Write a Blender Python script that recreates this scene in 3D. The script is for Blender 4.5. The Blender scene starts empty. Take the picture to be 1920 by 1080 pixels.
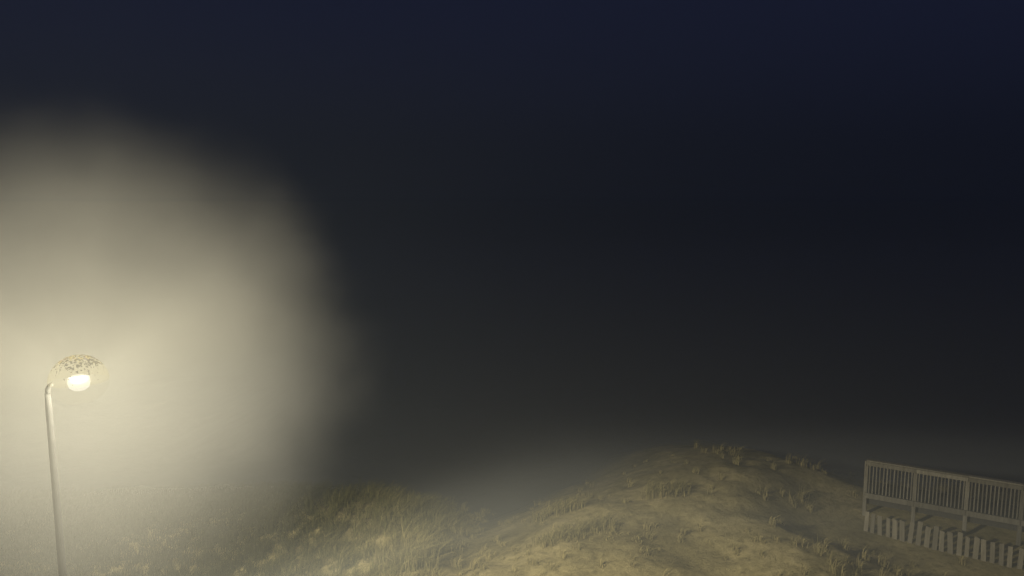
import bpy, bmesh, math, random
import numpy as np
from mathutils import Vector, Matrix

random.seed(7)
rng = np.random.default_rng(7)
R = math.radians
scene = bpy.context.scene
C = scene.collection

# ------------------------------------------------------------------ camera
CAM_H = 8.5
cam_d = bpy.data.cameras.new('camera')
cam_d.sensor_width = 36.0
cam_d.lens = 36.0 * 1400.0 / 1920.0
cam_d.clip_start = 0.05
cam_d.clip_end = 4000.0
cam = bpy.data.objects.new('camera', cam_d)
C.objects.link(cam)
cam.location = (0, 0, CAM_H)
cam.rotation_euler = (R(90 - 7.5), 0, 0)
scene.camera = cam

# ------------------------------------------------------------------ night sky and moon
MOON_EL, MOON_ROT = 38.0, 150.0
world = bpy.data.worlds.new('World')
scene.world = world
world.use_nodes = True
nt = world.node_tree
for n in list(nt.nodes):
    nt.nodes.remove(n)
sky = nt.nodes.new('ShaderNodeTexSky')
sky.sky_type = 'NISHITA'
sky.sun_disc = False
sky.sun_elevation = R(MOON_EL)
sky.sun_rotation = R(MOON_ROT)
sky.air_density = 1.0
sky.dust_density = 0.0
sky.ozone_density = 6.0
bg = nt.nodes.new('ShaderNodeBackground')
bg.inputs['Strength'].default_value = 0.0001
fogbg = nt.nodes.new('ShaderNodeBackground')          # even night overcast
fogbg.inputs['Color'].default_value = (0.26, 0.34, 1.0, 1)
fogbg.inputs['Strength'].default_value = 0.0285
addbg = nt.nodes.new('ShaderNodeAddShader')
wo = nt.nodes.new('ShaderNodeOutputWorld')
nt.links.new(sky.outputs[0], bg.inputs['Color'])
nt.links.new(bg.outputs[0], addbg.inputs[0])
nt.links.new(fogbg.outputs[0], addbg.inputs[1])
nt.links.new(addbg.outputs[0], wo.inputs['Surface'])

moon_d = bpy.data.lights.new('moon', 'SUN')
moon_d.energy = 0.005
moon_d.angle = R(0.5)
moon_d.color = (1.0, 0.95, 0.88)
moon = bpy.data.objects.new('moon', moon_d)
C.objects.link(moon)
az = R(MOON_ROT)
to_moon = Vector((math.sin(az) * math.cos(R(MOON_EL)), math.cos(az) * math.cos(R(MOON_EL)), math.sin(R(MOON_EL))))
moon.rotation_euler = to_moon.to_track_quat('Z', 'Y').to_euler()

# ------------------------------------------------------------------ exposure, renderer
vs = scene.view_settings
vs.view_transform = 'Standard'
vs.look = 'None'
vs.exposure = 0.0
vs.gamma = 1.0
vs.use_curve_mapping = False
scene.render.engine = 'CYCLES'
scene.cycles.use_denoising = True
scene.cycles.use_adaptive_sampling = True
scene.cycles.adaptive_threshold = 0.02
scene.cycles.adaptive_min_samples = 20
scene.cycles.max_bounces = 4
scene.cycles.diffuse_bounces = 1
scene.cycles.volume_bounces = 0
scene.cycles.sample_clamp_indirect = 0.5
scene.cycles.sample_clamp_direct = 4.0
scene.cycles.transparent_max_bounces = 24
scene.cycles.volume_step_rate = 3.0
scene.cycles.volume_max_steps = 64

LAMP_COL = (1.0, 0.925, 0.70)
LAMP_POWER = 8800.0
LAMP_SOFT = 3.0
HAZE_DENSITY = 0.00045
MIST_DENSITY = 0.0125
GROUND_MIST = 0.019
FAR_FOG = 0.0032


# ------------------------------------------------------------------ helpers
def link(name, mesh, mat=None, parent=None):
    o = bpy.data.objects.new(name, mesh)
    C.objects.link(o)
    if mat is not None and not mesh.materials:
        mesh.materials.append(mat)
    if parent is not None:
        o.parent = parent
    return o


def empty(name, loc):
    o = bpy.data.objects.new(name, None)
    C.objects.link(o)
    o.location = loc
    o.empty_display_size = 0.2
    return o


def tag(o, label=None, cat=None, group=None, kind=None):
    if label:
        o['label'] = label
    if cat:
        o['category'] = cat
    if group:
        o['group'] = group
    if kind:
        o['kind'] = kind
    return o


def bm_mesh(bm, name, smooth=False):
    me = bpy.data.meshes.new(name)
    bm.normal_update()
    bm.to_mesh(me)
    bm.free()
    if smooth:
        for p in me.polygons:
            p.use_smooth = True
    return me


def bm_box(bm, c, s, rot=None, bevel=0.0):
    g = bmesh.ops.create_cube(bm, size=1.0)
    vs_ = g['verts']
    M = Matrix.Translation(Vector(c)) @ (rot if rot is not None else Matrix.Identity(4)) @ Matrix.Diagonal((s[0], s[1], s[2], 1))
    bmesh.ops.transform(bm, matrix=M, verts=vs_)
    if bevel:
        es = list({e for v in vs_ for e in v.link_edges})
        bmesh.ops.bevel(bm, geom=es, offset=bevel, segments=1, affect='EDGES')


def box_mesh(name, c, s, bevel=0.0):
    bm = bmesh.new()
    bm_box(bm, c, s, bevel=bevel)
    return bm_mesh(bm, name)


def tube_mesh(name, pts, radii, seg=16, cap=True):
    bm = bmesh.new()
    rings = []
    n = len(pts)
    pts = [Vector(p) for p in pts]
    for i, p in enumerate(pts):
        d = (pts[min(i + 1, n - 1)] - pts[max(i - 1, 0)]).normalized()
        q = d.to_track_quat('Z', 'Y')
        rings.append([bm.verts.new(p + q @ Vector((math.cos(2 * math.pi * k / seg) * radii[i], math.sin(2 * math.pi * k / seg) * radii[i], 0))) for k in range(seg)])
    for a, b in zip(rings, rings[1:]):
        for k in range(seg):
            bm.faces.new((a[k], a[(k + 1) % seg], b[(k + 1) % seg], b[k]))
    if cap:
        bm.faces.new(rings[0][::-1])
        bm.faces.new(rings[-1])
    return bm_mesh(bm, name, True)


def lathe_mesh(name, prof, seg=48, close=False):
    bm = bmesh.new()
    rings = []
    for r, z in prof:
        if r < 1e-5:
            rings.append([bm.verts.new((0, 0, z))])
        else:
            rings.append([bm.verts.new((r * math.cos(2 * math.pi * k / seg), r * math.sin(2 * math.pi * k / seg), z)) for k in range(seg)])
    pairs = list(zip(rings, rings[1:]))
    if close:
        pairs.append((rings[-1], rings[0]))
    for a, b in pairs:
        for k in range(seg):
            k2 = (k + 1) % seg
            if len(a) == 1 and len(b) == 1:
                continue
            if len(a) == 1:
                bm.faces.new((a[0], b[k2], b[k]))
            elif len(b) == 1:
                bm.faces.new((a[k], a[k2], b[0]))
            else:
                bm.faces.new((a[k], a[k2], b[k2], b[k]))
    bmesh.ops.recalc_face_normals(bm, faces=bm.faces)
    return bm_mesh(bm, name, True)


# ------------------------------------------------------------------ materials
def mat_new(name):
    m = bpy.data.materials.new(name)
    m.use_nodes = True
    t = m.node_tree
    for n in list(t.nodes):
        t.nodes.remove(n)
    out = t.nodes.new('ShaderNodeOutputMaterial')
    return m, t, out


def nd(t, kind, **kw):
    n = t.nodes.new(kind)
    for k, v in kw.items():
        if k in n.inputs:
            n.inputs[k].default_value = v
        else:
            setattr(n, k, v)
    return n


def ramp(t, fac, stops):
    r = t.nodes.new('ShaderNodeValToRGB')
    el = r.color_ramp.elements
    while len(el) < len(stops):
        el.new(0.5)
    for e, (p, c) in zip(el, stops):
        e.position = p
        e.color = (c[0], c[1], c[2], 1)
    t.links.new(fac, r.inputs[0])
    return r


def sand_material():
    m, t, out = mat_new('dune_sand')
    tc = nd(t, 'ShaderNodeTexCoord')
    big = nd(t, 'ShaderNodeTexNoise', Scale=0.45, Detail=6.0, Roughness=0.6)
    fine = nd(t, 'ShaderNodeTexNoise', Scale=5.5, Detail=8.0, Roughness=0.72)
    speck = nd(t, 'ShaderNodeTexNoise', Scale=38.0, Detail=4.0, Roughness=0.7)
    for n in (big, fine, speck):
        t.links.new(tc.outputs['Object'], n.inputs['Vector'])
    base = ramp(t, big.outputs['Fac'], [(0.38, (0.24, 0.20, 0.095)), (0.50, (0.36, 0.30, 0.15)), (0.64, (0.47, 0.39, 0.205))])
    litter = ramp(t, fine.outputs['Fac'], [(0.36, (0.45, 0.45, 0.36)), (0.50, (0.86, 0.85, 0.80)), (0.62, (1.0, 1.0, 1.0))])
    mix = nd(t, 'ShaderNodeMix', data_type='RGBA', blend_type='MULTIPLY')
    mix.inputs['Factor'].default_value = 0.8
    t.links.new(base.outputs[0], mix.inputs['A'])
    t.links.new(litter.outputs[0], mix.inputs['B'])
    sp = ramp(t, speck.outputs['Fac'], [(0.38, (0.55, 0.53, 0.48)), (0.5, (1, 1, 1))])
    mix2 = nd(t, 'ShaderNodeMix', data_type='RGBA', blend_type='MULTIPLY')
    mix2.inputs['Factor'].default_value = 0.6
    t.links.new(mix.outputs['Result'], mix2.inputs['A'])
    t.links.new(sp.outputs[0], mix2.inputs['B'])
    # darker wet sand on the flat of the beach
    sx = nd(t, 'ShaderNodeSeparateXYZ')
    t.links.new(tc.outputs['Object'], sx.inputs[0])
    wet = nd(t, 'ShaderNodeMapRange', interpolation_type='SMOOTHSTEP')
    wet.inputs['From Min'].default_value = -2.2
    wet.inputs['From Max'].default_value = -3.2
    t.links.new(sx.outputs['Z'], wet.inputs['Value'])
    mix3 = nd(t, 'ShaderNodeMix', data_type='RGBA')
    mix3.inputs['B'].default_value = (0.06, 0.06, 0.055, 1)
    t.links.new(wet.outputs[0], mix3.inputs['Factor'])
    t.links.new(mix2.outputs['Result'], mix3.inputs['A'])
    mix2 = mix3
    bs = nd(t, 'ShaderNodeBsdfPrincipled', Roughness=0.95)
    for nm, a, b in (('Roughness', 0.95, 0.15), ('Specular IOR Level', 0.15, 0.5)):
        w2 = nd(t, 'ShaderNodeMapRange')
        w2.inputs['To Min'].default_value = a
        w2.inputs['To Max'].default_value = b
        t.links.new(wet.outputs[0], w2.inputs['Value'])
        t.links.new(w2.outputs[0], bs.inputs[nm])
    bump = nd(t, 'ShaderNodeBump', Strength=0.7, Distance=0.09)
    t.links.new(fine.outputs['Fac'], bump.inputs['Height'])
    t.links.new(bump.outputs[0], bs.inputs['Normal'])
    t.links.new(mix2.outputs['Result'], bs.inputs['Base Color'])
    t.links.new(bs.outputs[0], out.inputs['Surface'])
    return m


def wood_material(name, dark, light):
    m, t, out = mat_new(name)
    tc = nd(t, 'ShaderNodeTexCoord')
    oi = nd(t, 'ShaderNodeObjectInfo')
    mp = nd(t, 'ShaderNodeMapping')
    mp.inputs['Scale'].default_value = (14, 14, 1.6)
    add = nd(t, 'ShaderNodeVectorMath', operation='ADD')
    t.links.new(tc.outputs['Object'], add.inputs[0])
    t.links.new(oi.outputs['Location'], add.inputs[1])
    t.links.new(add.outputs[0], mp.inputs['Vector'])
    no = nd(t, 'ShaderNodeTexNoise', Scale=1.6, Detail=7.0, Roughness=0.65)
    t.links.new(mp.outputs[0], no.inputs['Vector'])
    cr = ramp(t, no.outputs['Fac'], [(0.3, dark), (0.7, light)])
    hsv = nd(t, 'ShaderNodeHueSaturation')
    mr = nd(t, 'ShaderNodeMapRange')
    mr.inputs['To Min'].default_value = 0.72
    mr.inputs['To Max'].default_value = 1.18
    t.links.new(oi.outputs['Random'], mr.inputs['Value'])
    t.links.new(mr.outputs[0], hsv.inputs['Value'])
    t.links.new(cr.outputs[0], hsv.inputs['Color'])
    bs = nd(t, 'ShaderNodeBsdfPrincipled', Roughness=0.85)
    bu = nd(t, 'ShaderNodeBump', Strength=0.4, Distance=0.006)
    t.links.new(no.outputs['Fac'], bu.inputs['Height'])
    t.links.new(bu.outputs[0], bs.inputs['Normal'])
    t.links.new(hsv.outputs[0], bs.inputs['Base Color'])
    t.links.new(bs.outputs[0], out.inputs['Surface'])
    return m


def grass_material(name):
    m, t, out = mat_new(name)
    at = nd(t, 'ShaderNodeVertexColor', layer_name='blade')
    df = nd(t, 'ShaderNodeBsdfDiffuse', Roughness=0.6)
    tr = nd(t, 'ShaderNodeBsdfTranslucent')
    mx = nd(t, 'ShaderNodeMixShader', Fac=0.3)
    t.links.new(at.outputs['Color'], df.inputs['Color'])
    t.links.new(at.outputs['Color'], tr.inputs['Color'])
    t.links.new(df.outputs[0], mx.inputs[1])
    t.links.new(tr.outputs[0], mx.inputs[2])
    t.links.new(mx.outputs[0], out.inputs['Surface'])
    return m


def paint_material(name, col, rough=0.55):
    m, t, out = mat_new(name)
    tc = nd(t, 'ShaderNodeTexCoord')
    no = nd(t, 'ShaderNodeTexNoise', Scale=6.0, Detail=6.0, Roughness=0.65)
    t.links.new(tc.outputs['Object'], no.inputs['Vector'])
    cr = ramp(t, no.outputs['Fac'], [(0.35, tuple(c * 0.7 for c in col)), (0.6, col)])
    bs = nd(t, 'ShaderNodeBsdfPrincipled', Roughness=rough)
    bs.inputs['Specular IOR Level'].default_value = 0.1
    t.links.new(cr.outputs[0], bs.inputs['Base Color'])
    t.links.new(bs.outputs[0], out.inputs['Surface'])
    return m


M_SAND = sand_material()
M_WOOD = wood_material('weathered_rail_wood', (0.115, 0.102, 0.080), (0.225, 0.205, 0.165))
M_DECK = wood_material('dark_deck_wood', (0.03, 0.028, 0.025), (0.06, 0.055, 0.048))
M_PICK = wood_material('weathered_picket_wood', (0.14, 0.122, 0.09), (0.25, 0.22, 0.165))
M_GRASS = grass_material('beach_grass_blades')
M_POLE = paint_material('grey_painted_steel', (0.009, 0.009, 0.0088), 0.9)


# ------------------------------------------------------------------ ground: dunes, then the flat beach to the horizon
def value_noise(x, y, seed):
    xi = np.floor(x).astype(np.int64)
    yi = np.floor(y).astype(np.int64)
    fx, fy = x - xi, y - yi
    fx = fx * fx * (3 - 2 * fx)
    fy = fy * fy * (3 - 2 * fy)

    def h(a, b):
        v = np.sin(a * 127.1 + b * 311.7 + seed * 74.7) * 43758.5453
        return v - np.floor(v)
    return (h(xi, yi) * (1 - fx) + h(xi + 1, yi) * fx) * (1 - fy) + (h(xi, yi + 1) * (1 - fx) + h(xi + 1, yi + 1) * fx) * fy


def fbm(x, y, sc, seed, octv=4):
    s = 0
    a = 0.5
    for k in range(octv):
        s = s + a * (value_noise(x * sc + 17.3 * k, y * sc + 5.1 * k, seed + k) - 0.5)
        sc *= 2.03
        a *= 0.5
    return s


def sstep(a, b, v):
    t = np.clip((v - a) / (b - a), 0, 1)
    return t * t * (3 - 2 * t)


CREST_X = np.array([-60, -14, -8, -5, -3.4, -2.2, -1.2, 0.0, 1.2, 2.8, 4.4, 5.6, 7.0, 9.0, 11.0, 14.0, 60.0])
CREST_Z = np.array([-2.0, -1.6, -1.0, -0.5, -0.25, -0.35, -0.55, -0.30, 0.0, 0.2, 0.32, 0.3, 0.2, 0.0, -0.25, -0.3, -0.3])
CREST_Y = np.array([22, 22, 22, 21.5, 20.4, 19.2, 18.6, 19.2, 20.0, 20.6, 21.6, 22.6, 23.4, 23.4, 21.5, 19.4, 19.4])


def ground_z(x, y):
    x = np.asarray(x, float)
    y = np.asarray(y, float)
    cz = np.interp(x, CREST_X, CREST_Z)
    cy = np.interp(x, CREST_X, CREST_Y)
    # foot of the dune in the foreground
    foot = -0.35 + 0.25 * np.sin(x * 0.35 + 0.6) - 0.012 * np.abs(x)
    foot = np.where(x > 9, foot - 0.1 * (np.minimum(x, 16) - 9), foot)
    foot = foot - 1.0 * (1 - sstep(-12.0, -5.0, x)) * sstep(10, 14, y)
    foot = foot + 0.6 * np.exp(-((x - 6.9) / 2.1) ** 2) * sstep(9, 14, y)
    z = foot + (cz - foot) * sstep(cy - 7.5, cy + 0.2, y)
    back = sstep(cy - 3.0, cy + 9.0 + 4.0 * sstep(-2, 7, x), y)
    z = z + (-3.4 - z) * back
    near = 1 - sstep(26, 70, np.hypot(x, y - 10))
    z = z + near * (0.42 * fbm(x, y, 0.33, 3) + 0.22 * fbm(x, y, 1.4, 11) * (1 - 0.5 * back))
    # levelled sand along the picket fence and the boardwalk
    q = (x - 9.76) * 0.8745 - (y - 19.72) * 0.4851
    s_ = (x - 9.76) * 0.4851 + (y - 19.72) * 0.8745
    lev = sstep(-3.2, -0.4, q) * sstep(-4.0, -1.5, s_) * (1 - sstep(1.2, 2.6, s_)) * (1 - sstep(9.0, 14.0, q))
    z = z * (1 - lev) + lev * (-0.47 + 0.16 * fbm(x, y, 0.9, 51))
    z = z + (1 - near) * 0.12 * fbm(x, y, 0.04, 23)
    return z


def graded(lo, hi, step, far_lo, far_hi, k=1.16):
    c = list(np.arange(lo, hi + 1e-6, step))
    s = step
    v = hi
    while v < far_hi:
        s *= k
        v += s
        c.append(v)
    s = step
    v = lo
    pre = []
    while v > far_lo:
        s *= k
        v -= s
        pre.append(v)
    return np.array(pre[::-1] + c)


gx = graded(-13, 15, 0.11, -900, 900)
gy = graded(11.5, 27, 0.11, -60, 1500)
GX, GY = np.meshgrid(gx, gy)
GZ = ground_z(GX, GY)
nx, ny = len(gx), len(gy)
idx = np.arange(nx * ny).reshape(ny, nx)
faces = np.stack([idx[:-1, :-1], idx[:-1, 1:], idx[1:, 1:], idx[1:, :-1]], -1).reshape(-1, 4)
me = bpy.data.meshes.new('ground')
me.from_pydata(np.stack([GX, GY, GZ], -1).reshape(-1, 3).tolist(), [], faces.tolist())
for p in me.polygons:
    p.use_smooth = True
ground = link('ground', me, M_SAND)
tag(ground, 'pale sand dunes falling away to a dark flat beach', 'ground', kind='structure')


def gz(x, y):
    return float(ground_z(x, y))


# ------------------------------------------------------------------ street lamp
LX, LY, LZ = -4.872, 8.19, 6.36
PX, PY = -5.235, 8.19
pz = gz(PX, PY)
lamp = empty('street_lamp', (PX, PY, pz))
tag(lamp, 'lit globe street lamp on a slender pole, glowing in the mist', 'street lamp')
H = LZ - pz
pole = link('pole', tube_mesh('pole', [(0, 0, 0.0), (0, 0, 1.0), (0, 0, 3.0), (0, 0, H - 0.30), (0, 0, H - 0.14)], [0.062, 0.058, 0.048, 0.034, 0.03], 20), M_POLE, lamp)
flange = link('base_flange', lathe_mesh('base_flange', [(0.0, 0.0), (0.16, 0.0), (0.16, 0.025), (0.09, 0.03), (0.075, 0.14), (0.06, 0.16), (0.0, 0.16)], 24), M_POLE, lamp)
for k in range(4):
    a = math.pi / 4 + k * math.pi / 2
    bmn = bmesh.new()
    bmesh.ops.create_cone(bmn, cap_ends=True, segments=6, radius1=0.018, radius2=0.018, depth=0.03)
    b = link('bolt', bm_mesh(bmn, 'bolt'), M_POLE, flange)
    b.location = (0.125 * math.cos(a), 0.125 * math.sin(a), 0.04)
dx = LX - PX
arm_pts = [(0, 0, H - 0.16), (0.005, 0, H - 0.09), (0.03, 0, H - 0.045), (0.06, 0, H - 0.03)]
link('arm', tube_mesh('arm', arm_pts, [0.03, 0.028, 0.024, 0.02], 14), M_POLE, lamp)

# globe: speckled upper dome, clear lower bowl
GR = 0.305


def shell_material(name, clear, speckled):
    m, t, out = mat_new(name)
    tp = nd(t, 'ShaderNodeBsdfTransparent')
    tp.inputs['Color'].default_value = clear
    if not speckled:
        gl = nd(t, 'ShaderNodeBsdfGlossy', Roughness=0.12)
        gl.inputs['Color'].default_value = (0.8, 0.8, 0.8, 1)
        mx = nd(t, 'ShaderNodeMixShader', Fac=0.03)
        t.links.new(tp.outputs[0], mx.inputs[1])
        t.links.new(gl.outputs[0], mx.inputs[2])
        t.links.new(mx.outputs[0], out.inputs['Surface'])
        return m
    tc = nd(t, 'ShaderNodeTexCoord')
    n1 = nd(t, 'ShaderNodeTexNoise', Scale=34.0, Detail=2.0, Roughness=0.6)
    n2 = nd(t, 'ShaderNodeTexNoise', Scale=7.0, Detail=3.0, Roughness=0.6)
    sx = nd(t, 'ShaderNodeSeparateXYZ')
    for n in (n1, n2):
        t.links.new(tc.outputs['Object'], n.inputs['Vector'])
    t.links.new(tc.outputs['Object'], sx.inputs[0])
    # painted flecks after image noise thicken towards the crown of the dome
    hgt = nd(t, 'ShaderNodeMapRange')
    hgt.inputs['From Min'].default_value = 0.12
    hgt.inputs['From Max'].default_value = 0.22
    hgt.inputs['To Min'].default_value = -0.2
    hgt.inputs['To Max'].default_value = -0.03
    t.links.new(sx.outputs['Z'], hgt.inputs['Value'])
    ad = nd(t, 'ShaderNodeMath', operation='ADD')
    t.links.new(n1.outputs['Fac'], ad.inputs[0])
    t.links.new(hgt.outputs[0], ad.inputs[1])
    fl = ramp(t, ad.outputs[0], [(0.47, (0, 0, 0)), (0.50, (0.72, 0.72, 0.72))])
    col = ramp(t, n2.outputs['Fac'], [(0.40, (0.006, 0.003, 0.004)), (0.5, (0.010, 0.008, 0.001)), (0.6, (0.002, 0.0015, 0.0025))])
    df = nd(t, 'ShaderNodeBsdfDiffuse')
    t.links.new(col.outputs[0], df.inputs['Color'])
    film = nd(t, 'ShaderNodeBsdfTranslucent')
    film.inputs['Color'].default_value = (0.55, 0.48, 0.18, 1)
    m0 = nd(t, 'ShaderNodeMixShader', Fac=0.0015)
    t.links.new(tp.outputs[0], m0.inputs[1])
    t.links.new(film.outputs[0], m0.inputs[2])
    m1 = nd(t, 'ShaderNodeMixShader')
    t.links.new(fl.outputs[0], m1.inputs[0])
    t.links.new(m0.outputs[0], m1.inputs[1])
    t.links.new(df.outputs[0], m1.inputs[2])
    t.links.new(m1.outputs[0], out.inputs['Surface'])
    return m


M_DOME = shell_material('speckled_clear_dome', (0.98, 0.97, 0.93, 1), True)
M_BOWL = shell_material('clear_acrylic_bowl', (0.98, 0.98, 0.97, 1), False)
prof = [(GR * math.cos(a), GR * math.sin(a)) for a in np.linspace(0.02, math.pi / 2, 18)]
dome = link('dome', lathe_mesh('dome', prof, 56), M_DOME, lamp)
dome.location = (dx, 0, H)
tag(dome, 'speckled upper dome of the lamp globe')
prof = [(GR * math.cos(a), -GR * 0.86 * math.sin(a)) for a in np.linspace(0.02, math.pi / 2 - 0.25, 14)]
bowl = link('bowl', lathe_mesh('bowl', prof, 56), M_BOWL, lamp)
bowl.location = (dx, 0, H)
m, t, out = mat_new('glowing_lamp_glass')
em = nd(t, 'ShaderNodeEmission', Strength=0.15)
em.inputs['Color'].default_value = (1.0, 0.98, 0.92, 1)
tp = nd(t, 'ShaderNodeBsdfTransparent')
asd = nd(t, 'ShaderNodeAddShader')
t.links.new(em.outputs[0], asd.inputs[0])
t.links.new(tp.outputs[0], asd.inputs[1])
t.links.new(asd.outputs[0], out.inputs['Surface'])
bulb = link('bulb', lathe_mesh('bulb', [(0.0, 0.085), (0.07, 0.08), (0.105, 0.06), (0.115, 0.0), (0.10, -0.055), (0.06, -0.085), (0.0, -0.095)], 32), m, lamp)
bulb.location = (dx, 0, H - 0.01)

pl = bpy.data.lights.new('lamp_light', 'POINT')
pl.energy = LAMP_POWER
pl.color = LAMP_COL
pl.shadow_soft_size = 0.06
pl.use_nodes = True
t = pl.node_tree
em = [n for n in t.nodes if n.type == 'EMISSION'][0]
lf = t.nodes.new('ShaderNodeLightFalloff')
lf.inputs['Strength'].default_value = 1.0
lf.inputs['Smooth'].default_value = LAMP_SOFT
t.links.new(lf.outputs['Quadratic'], em.inputs['Strength'])
plo = bpy.data.objects.new('lamp_light', pl)
C.objects.link(plo)
plo.parent = lamp
plo.location = (dx, 0, H - 0.01)

# ------------------------------------------------------------------ boardwalk with guard railing
A = Vector((9.76, 19.72, 0))
D = (Vector((12.86, 18.0, 0)) - A).normalized()
BAY = 1.19
NB = 6
ang = math.atan2(D.y, D.x)
RAIL_TOP = 1.15
bw = empty('boardwalk_railing', (A.x, A.y, RAIL_TOP - 1.07))
bw.rotation_euler = (0, 0, ang)
tag(bw, 'weathered wooden boardwalk with close balustered guard railing on the dune', 'boardwalk')
LEN = BAY * NB
post_me = box_mesh('post', (0, 0, 0.19), (0.095, 0.095, 1.70), 0.008)
bal_me = box_mesh('baluster', (0, 0, 0.565), (0.030, 0.030, 0.83), 0.0)
for me_ in (post_me, bal_me):
    me_.materials.append(M_WOOD)
for i in range(NB + 1):
    o = link('post', post_me, None, bw)
    o.location = (i * BAY, 0, 0.0)
    o.rotation_euler = (random.uniform(-.006, .006), random.uniform(-.008, .008), 0)
    for zz in (0.93, 0.08):
        bmn = bmesh.new()
        bmesh.ops.create_cone(bmn, cap_ends=True, segments=6, radius1=0.012, radius2=0.012, depth=0.02, matrix=Matrix.Translation((0, -0.055, zz)) @ Matrix.Rotation(math.pi / 2, 4, 'X'))
        link('bolt', bm_mesh(bmn, 'bolt'), M_POLE, o)
for i in range(NB):
    link('cap_rail', box_mesh('cap_rail', ((i + .5) * BAY, -0.005, 1.060), (BAY - 0.004, 0.15, 0.04), 0.005), M_WOOD, bw)
    link('top_rail', box_mesh('top_rail', ((i + .5) * BAY, -0.0705, 0.985), (BAY - 0.006, 0.04, 0.105), 0.004), M_WOOD, bw)
    link('bottom_rail', box_mesh('bottom_rail', ((i + .5) * BAY, -0.0705, 0.075), (BAY - 0.006, 0.04, 0.145), 0.004), M_WOOD, bw)
    nbal = 13
    for k in range(nbal):
        o = link('baluster', bal_me, None, bw)
        o.location = (i * BAY + (k + 1) * BAY / (nbal + 1), -0.028 + random.uniform(-.003, .003), 0)
        o.rotation_euler = (0, random.uniform(-.008, .008), random.uniform(-.1, .1))
plank_me = box_mesh('deck_plank', (0, 0.76, 0), (0.135, 1.36, 0.035), 0.004)
plank_me.materials.append(M_DECK)
npl = int(LEN / 0.143)
for k in range(npl):
    o = link('deck_plank', plank_me, None, bw)
    o.location = (0.07 + k * 0.143, random.uniform(-.01, .01), -0.06 + random.uniform(-.003, .003))
for yy in (0.12, 0.76, 1.38):
    link('joist', box_mesh('joist', (LEN / 2, yy, -0.149), (LEN, 0.045, 0.14)), M_DECK, bw)

# ------------------------------------------------------------------ low picket sand fence in front of it
F0 = Vector((9.36, 18.78, 0))
F1 = Vector((12.30, 16.62, 0))
FD = (F1 - F0).normalized()
fence = empty('picket_fence', (F0.x, F0.y, gz(F0.x, F0.y)))
fence.rotation_euler = (0, 0, math.atan2(FD.y, FD.x))
tag(fence, 'low weathered picket fence half buried in sand below the boardwalk', 'fence')
pick_me = []
for k in range(5):
    bm = bmesh.new()
    w = random.uniform(0.10, 0.125)
    h = random.uniform(0.96, 1.06)
    bm_box(bm, (0, 0, h / 2 - 0.45), (w, 0.022, h))
    for v in bm.verts:
        if v.co.z > 0:
            v.co.z += random.uniform(-.03, .02)
            v.co.x *= random.uniform(0.82, 1.0)
    mm = bm_mesh(bm, 'picket')
    mm.materials.append(M_PICK)
    pick_me.append(mm)
PITCH = 0.178
npk = 30
base_z = fence.location.z
for k in range(npk):
    p = F0 + FD * (k * PITCH)
    o = link('picket', random.choice(pick_me), None, fence)
    o.location = (k * PITCH + random.uniform(-.014, .014), random.uniform(-.01, .01), gz(p.x, p.y) - base_z + random.uniform(-.03, .03))
    o.rotation_euler = (random.uniform(-.05, .05), random.uniform(-.07, .07), random.uniform(-.08, .08))
for zo, nm in ((0.40, 'upper_wire'), (0.10, 'lower_wire')):
    pts = []
    for k in range(0, npk):
        p = F0 + FD * (k * PITCH)
        pts.append((k * PITCH, 0.03, gz(p.x, p.y) - base_z + zo))
    link(nm, tube_mesh(nm, pts, [0.005] * len(pts), 6), M_POLE, fence)


# ------------------------------------------------------------------ beach grass
def tuft_arrays(px, py, size, nbl, green, dark):
    """blades of many tufts as vertices, faces and colours"""
    n = len(px)
    rep = np.repeat(np.arange(n), nbl)
    N = len(rep)
    sz = size[rep] * rng.uniform(0.55, 1.15, N)
    a = rng.uniform(0, 2 * np.pi, N)
    lean = rng.uniform(0.1, 0.85, N) * sz
    off = rng.uniform(0, 0.13, N) * (0.5 + size[rep])
    bx = px[rep] + np.cos(a + 1.0) * off
    by = py[rep] + np.sin(a + 1.0) * off
    bz = ground_z(bx, by) - 0.03
    w = rng.uniform(0.004, 0.009, N)
    ca, sa = np.cos(a), np.sin(a)
    wind = 0.22 * sz
    P = []
    for (f, hz, ww) in ((0, 0, 1.0), (0.35, 0.62, 0.85), (1.0, 0.86, 0.15)):
        cx = bx + ca * lean * f + wind * f * f
        cy = by + sa * lean * f - 0.3 * wind * f * f
        cz = bz + sz * hz
        P.append(np.stack([cx - sa * w * ww, cy + ca * w * ww, cz], -1))
        P.append(np.stack([cx + sa * w * ww, cy - ca * w * ww, cz], -1))
    V = np.stack(P, 1).reshape(-1, 3)
    b = np.arange(N) * 6
    F = np.concatenate([np.stack([b, b + 1, b + 3, b + 2], -1), np.stack([b + 2, b + 3, b + 5, b + 4], -1)])
    mixv = np.clip(green[rep] + rng.normal(0, 0.25, N), 0, 1)[:, None]
    straw = np.array([0.42, 0.35, 0.17])
    grn = np.array([0.14, 0.14, 0.055])
    left_dim = (1 - sstep(-7.0, -2.2, px[rep] + rng.normal(0, 0.4, N)))[:, None]  # lamplit left side dimmed by darkening the blade colour
    col = (straw * (1 - mixv) + grn * mixv) * (1 - left_dim) + np.array([0.07, 0.067, 0.034]) * left_dim
    col = col * rng.uniform(0.65, 1.2, N)[:, None] * dark
    return V, F, np.repeat(col, 6, 0)


def grass_mesh(name, V, F, col):
    me = bpy.data.meshes.new(name)
    me.from_pydata(V.tolist(), [], F.tolist())
    ca = me.color_attributes.new('blade', 'FLOAT_COLOR', 'POINT')
    rgba = np.concatenate([col, np.ones((len(col), 1))], 1).astype(np.float32)
    ca.data.foreach_set('color', rgba.ravel())
    me.materials.append(M_GRASS)
    return me


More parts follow.
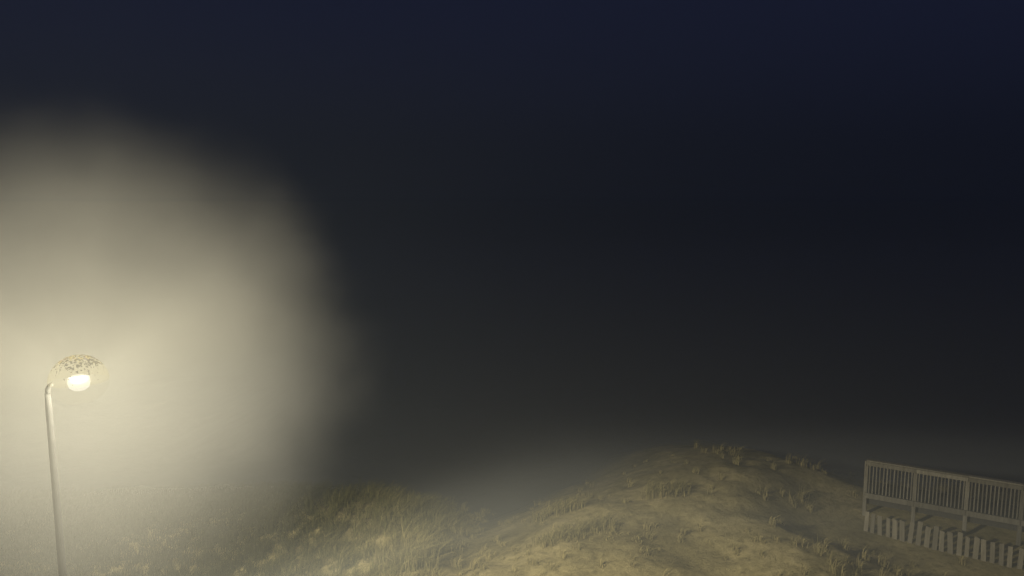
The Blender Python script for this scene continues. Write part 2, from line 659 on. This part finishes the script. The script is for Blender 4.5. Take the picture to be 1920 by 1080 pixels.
def scatter(n, x0, x1, y0, y1, dens):
    x = rng.uniform(x0, x1, n)
    y = rng.uniform(y0, y1, n)
    keep = rng.uniform(0, 1, n) < dens(x, y)
    return x[keep], y[keep]


def cover(x, y):
    edge = -1.75 + 1.6 * fbm(x, y, 0.7, 41) + 0.10 * (y - 16)
    left = 1 - sstep(edge - 0.5, edge + 0.35, x)
    streak = sstep(0.02, 0.20, fbm(x * 0.55, y * 1.7, 0.55, 61))
    right = streak * 0.22 + 0.03
    rr = sstep(4.2, 7.0, x) * sstep(17.2, 19.5, y)
    right = np.maximum(right, rr * (0.05 + 0.20 * streak))
    left = left * np.maximum(1 - sstep(-7.5, -6.0, x), 0.35 + 0.65 * sstep(-0.12, 0.10, fbm(x, y, 0.8, 77)))
    right = right * (1 - 0.75 * sstep(19.0, 20.6, y))
    return np.clip(left * 0.85 + (1 - left) * right, 0, 1)


tx, ty = scatter(19000, -22.0, 15.5, 12.2, 26.5, cover)
# keep the boardwalk and the fence clear
q = (tx - A.x) * D.x + (ty - A.y) * D.y
s = -(tx - A.x) * D.y + (ty - A.y) * D.x
ok = ~((q > -0.3) & (s > -0.5) & (s < 1.7)) & ~((q > -0.9) & (s > -2.3) & (s < -0.3) & (rng.uniform(0, 1, len(tx)) < 0.9))
tx, ty = tx[ok], ty[ok]
lf_ = 1 - sstep(-2.6, -1.0, tx)
size = (0.19 + 0.22 * lf_ + 0.10 * sstep(5, 8, tx)) * rng.uniform(0.45, 1.5, len(tx))
green = 0.15 + 0.55 * lf_ + 0.4 * (1 - sstep(-6.5, -4.5, tx))
V, F, col = tuft_arrays(tx, ty, size, 20, green, 1.0)
go = link('beach_grass', grass_mesh('beach_grass', V, F, col))
tag(go, 'beach grass covering the dunes in uneven tufts', 'grass', kind='stuff')

for (cx, cy, rad, hgt, lab) in [
    (-2.6, 17.1, 0.55, 0.75, 'dark bushy grass clump at the left edge of the bright sand'),
    (1.15, 17.5, 0.42, 0.32, 'low dark grass clump in the middle of the bright sand'),
    (2.15, 17.9, 0.36, 0.34, 'small low grass clump right of the middle sand clump'),
    (1.3, 19.6, 0.5, 0.36, 'grass clump just below the dune crest in mid picture'),
    (4.2, 19.6, 0.45, 0.4, 'grass clump under the highest point of the dune crest'),
]:
    n = int(60 * rad / 0.45)
    rr_ = rad * np.sqrt(rng.uniform(0, 1, n))
    aa = rng.uniform(0, 2 * np.pi, n)
    V, F, col = tuft_arrays(cx + rr_ * np.cos(aa) * 1.5, cy + rr_ * np.sin(aa), np.full(n, hgt), 8, np.full(n, 0.35), 0.95)
    z0 = gz(cx, cy)
    V = V - np.array([cx, cy, z0])
    o = link('grass_clump', grass_mesh('grass_clump', V, F, col))
    o.location = (cx, cy, z0)
    tag(o, lab, 'grass clump', 'dark grass clumps on the dune')

# ------------------------------------------------------------------ air: even haze everywhere, mist added round the lamp to form its halo
hz = link('haze', box_mesh('haze', (0, 720, 3.1), (1880, 1640, 16.6)))
m, t, out = mat_new('night_haze')
pv = nd(t, 'ShaderNodeVolumePrincipled', Density=HAZE_DENSITY, Anisotropy=0.0)
pv.inputs['Color'].default_value = (0.72, 0.86, 1.0, 1)
t.links.new(pv.outputs[0], out.inputs['Volume'])
m.cycles.volume_sampling = 'EQUIANGULAR'
m.cycles.homogeneous_volume = True
hz.data.materials.append(m)
tag(hz, 'thin even night haze over the dunes', 'haze', kind='stuff')

bm = bmesh.new()
bmesh.ops.create_icosphere(bm, subdivisions=4, radius=1.0)
mist = link('mist', bm_mesh(bm, 'mist', True))
mist.location = (LX, LY, LZ + 0.08)
MR = 3.7
mist.scale = (MR, MR, MR * 0.94)
m, t, out = mat_new('lamp_halo_mist')
tc = nd(t, 'ShaderNodeTexCoord')
no = nd(t, 'ShaderNodeTexNoise', Scale=2.6, Detail=3.0, Roughness=0.6)
t.links.new(tc.outputs['Object'], no.inputs['Vector'])
ln = nd(t, 'ShaderNodeVectorMath', operation='LENGTH')
t.links.new(tc.outputs['Object'], ln.inputs[0])
ma = nd(t, 'ShaderNodeMath', operation='MULTIPLY_ADD')
ma.inputs[1].default_value = 0.46
t.links.new(no.outputs['Fac'], ma.inputs[0])
t.links.new(ln.outputs['Value'], ma.inputs[2])
mr = nd(t, 'ShaderNodeMapRange', interpolation_type='SMOOTHSTEP')
mr.inputs['From Min'].default_value = 1.17
mr.inputs['From Max'].default_value = 0.74
mr.inputs['To Min'].default_value = 0.0
mr.inputs['To Max'].default_value = MIST_DENSITY
t.links.new(ma.outputs[0], mr.inputs['Value'])
pv = nd(t, 'ShaderNodeVolumePrincipled', Anisotropy=0.0)
pv.inputs['Color'].default_value = (0.99, 0.97, 0.92, 1)
t.links.new(mr.outputs[0], pv.inputs['Density'])
t.links.new(pv.outputs[0], out.inputs['Volume'])
m.cycles.volume_sampling = 'EQUIANGULAR'
mist.data.materials.append(m)
tag(mist, 'ball of mist added to form the glow around the street lamp', 'mist', kind='stuff')

# thin ground mist lying over the dunes
bm = bmesh.new()
mx_ = np.concatenate([[-500, -300, -180, -110, -70], np.arange(-48, 48.1, 1.5), [70, 110, 180, 300, 500]])
my_ = np.concatenate([np.arange(9.5, 60, 1.5), [65, 75, 90, 115, 150, 200, 280, 400, 600]])
tops = [[None] * len(mx_) for _ in my_]
bots = [[None] * len(mx_) for _ in my_]
for j, yy in enumerate(my_):
    for i, xx in enumerate(mx_):
        zt = math.log(math.exp(2.2 * (6.4 - 0.24 * yy - 2.0 * float(1 - sstep(-8, 2, np.array(xx))))) + math.exp(2.2 * 0.1)) / 2.2 + 0.9 * float(fbm(np.array(xx), np.array(yy), 0.09, 91, 2)) * (1 - float(sstep(14, 26, np.array(yy))))
        tops[j][i] = bm.verts.new((xx, yy, zt))
        bots[j][i] = bm.verts.new((xx, yy, -4.9))
nxm, nym = len(mx_), len(my_)
for j in range(nym - 1):
    for i in range(nxm - 1):
        bm.faces.new((tops[j][i], tops[j][i + 1], tops[j + 1][i + 1], tops[j + 1][i]))
        bm.faces.new((bots[j][i], bots[j + 1][i], bots[j + 1][i + 1], bots[j][i + 1]))
for j in range(nym - 1):
    for i in (0, nxm - 1):
        bm.faces.new((tops[j][i], tops[j + 1][i], bots[j + 1][i], bots[j][i]))
for i in range(nxm - 1):
    for j in (0, nym - 1):
        bm.faces.new((tops[j][i], tops[j][i + 1], bots[j][i + 1], bots[j][i]))
bmesh.ops.recalc_face_normals(bm, faces=bm.faces)
gm = link('ground_mist', bm_mesh(bm, 'ground_mist'))
m, t, out = mat_new('dune_mist')
pv = nd(t, 'ShaderNodeVolumePrincipled', Density=GROUND_MIST, Anisotropy=0.0)
pv.inputs['Color'].default_value = (0.94, 0.97, 0.96, 1)
t.links.new(pv.outputs[0], out.inputs['Volume'])
m.cycles.volume_sampling = 'EQUIANGULAR'
m.cycles.homogeneous_volume = True
gm.data.materials.append(m)
tag(gm, 'thin low mist veiling the dunes and the railing', 'mist', kind='stuff')

# sea fog far out, hiding the horizon
fb = link('fog_bank', box_mesh('fog_bank', (0, 800, 42), (1800, 1340, 94)))
m, t, out = mat_new('far_fog')
pv = nd(t, 'ShaderNodeVolumePrincipled', Density=FAR_FOG, Anisotropy=0.0)
pv.inputs['Color'].default_value = (0.75, 0.88, 1.0, 1)
t.links.new(pv.outputs[0], out.inputs['Volume'])
m.cycles.homogeneous_volume = True
fb.data.materials.append(m)
tag(fb, 'far fog bank hiding the horizon beyond the beach', 'fog', kind='stuff')
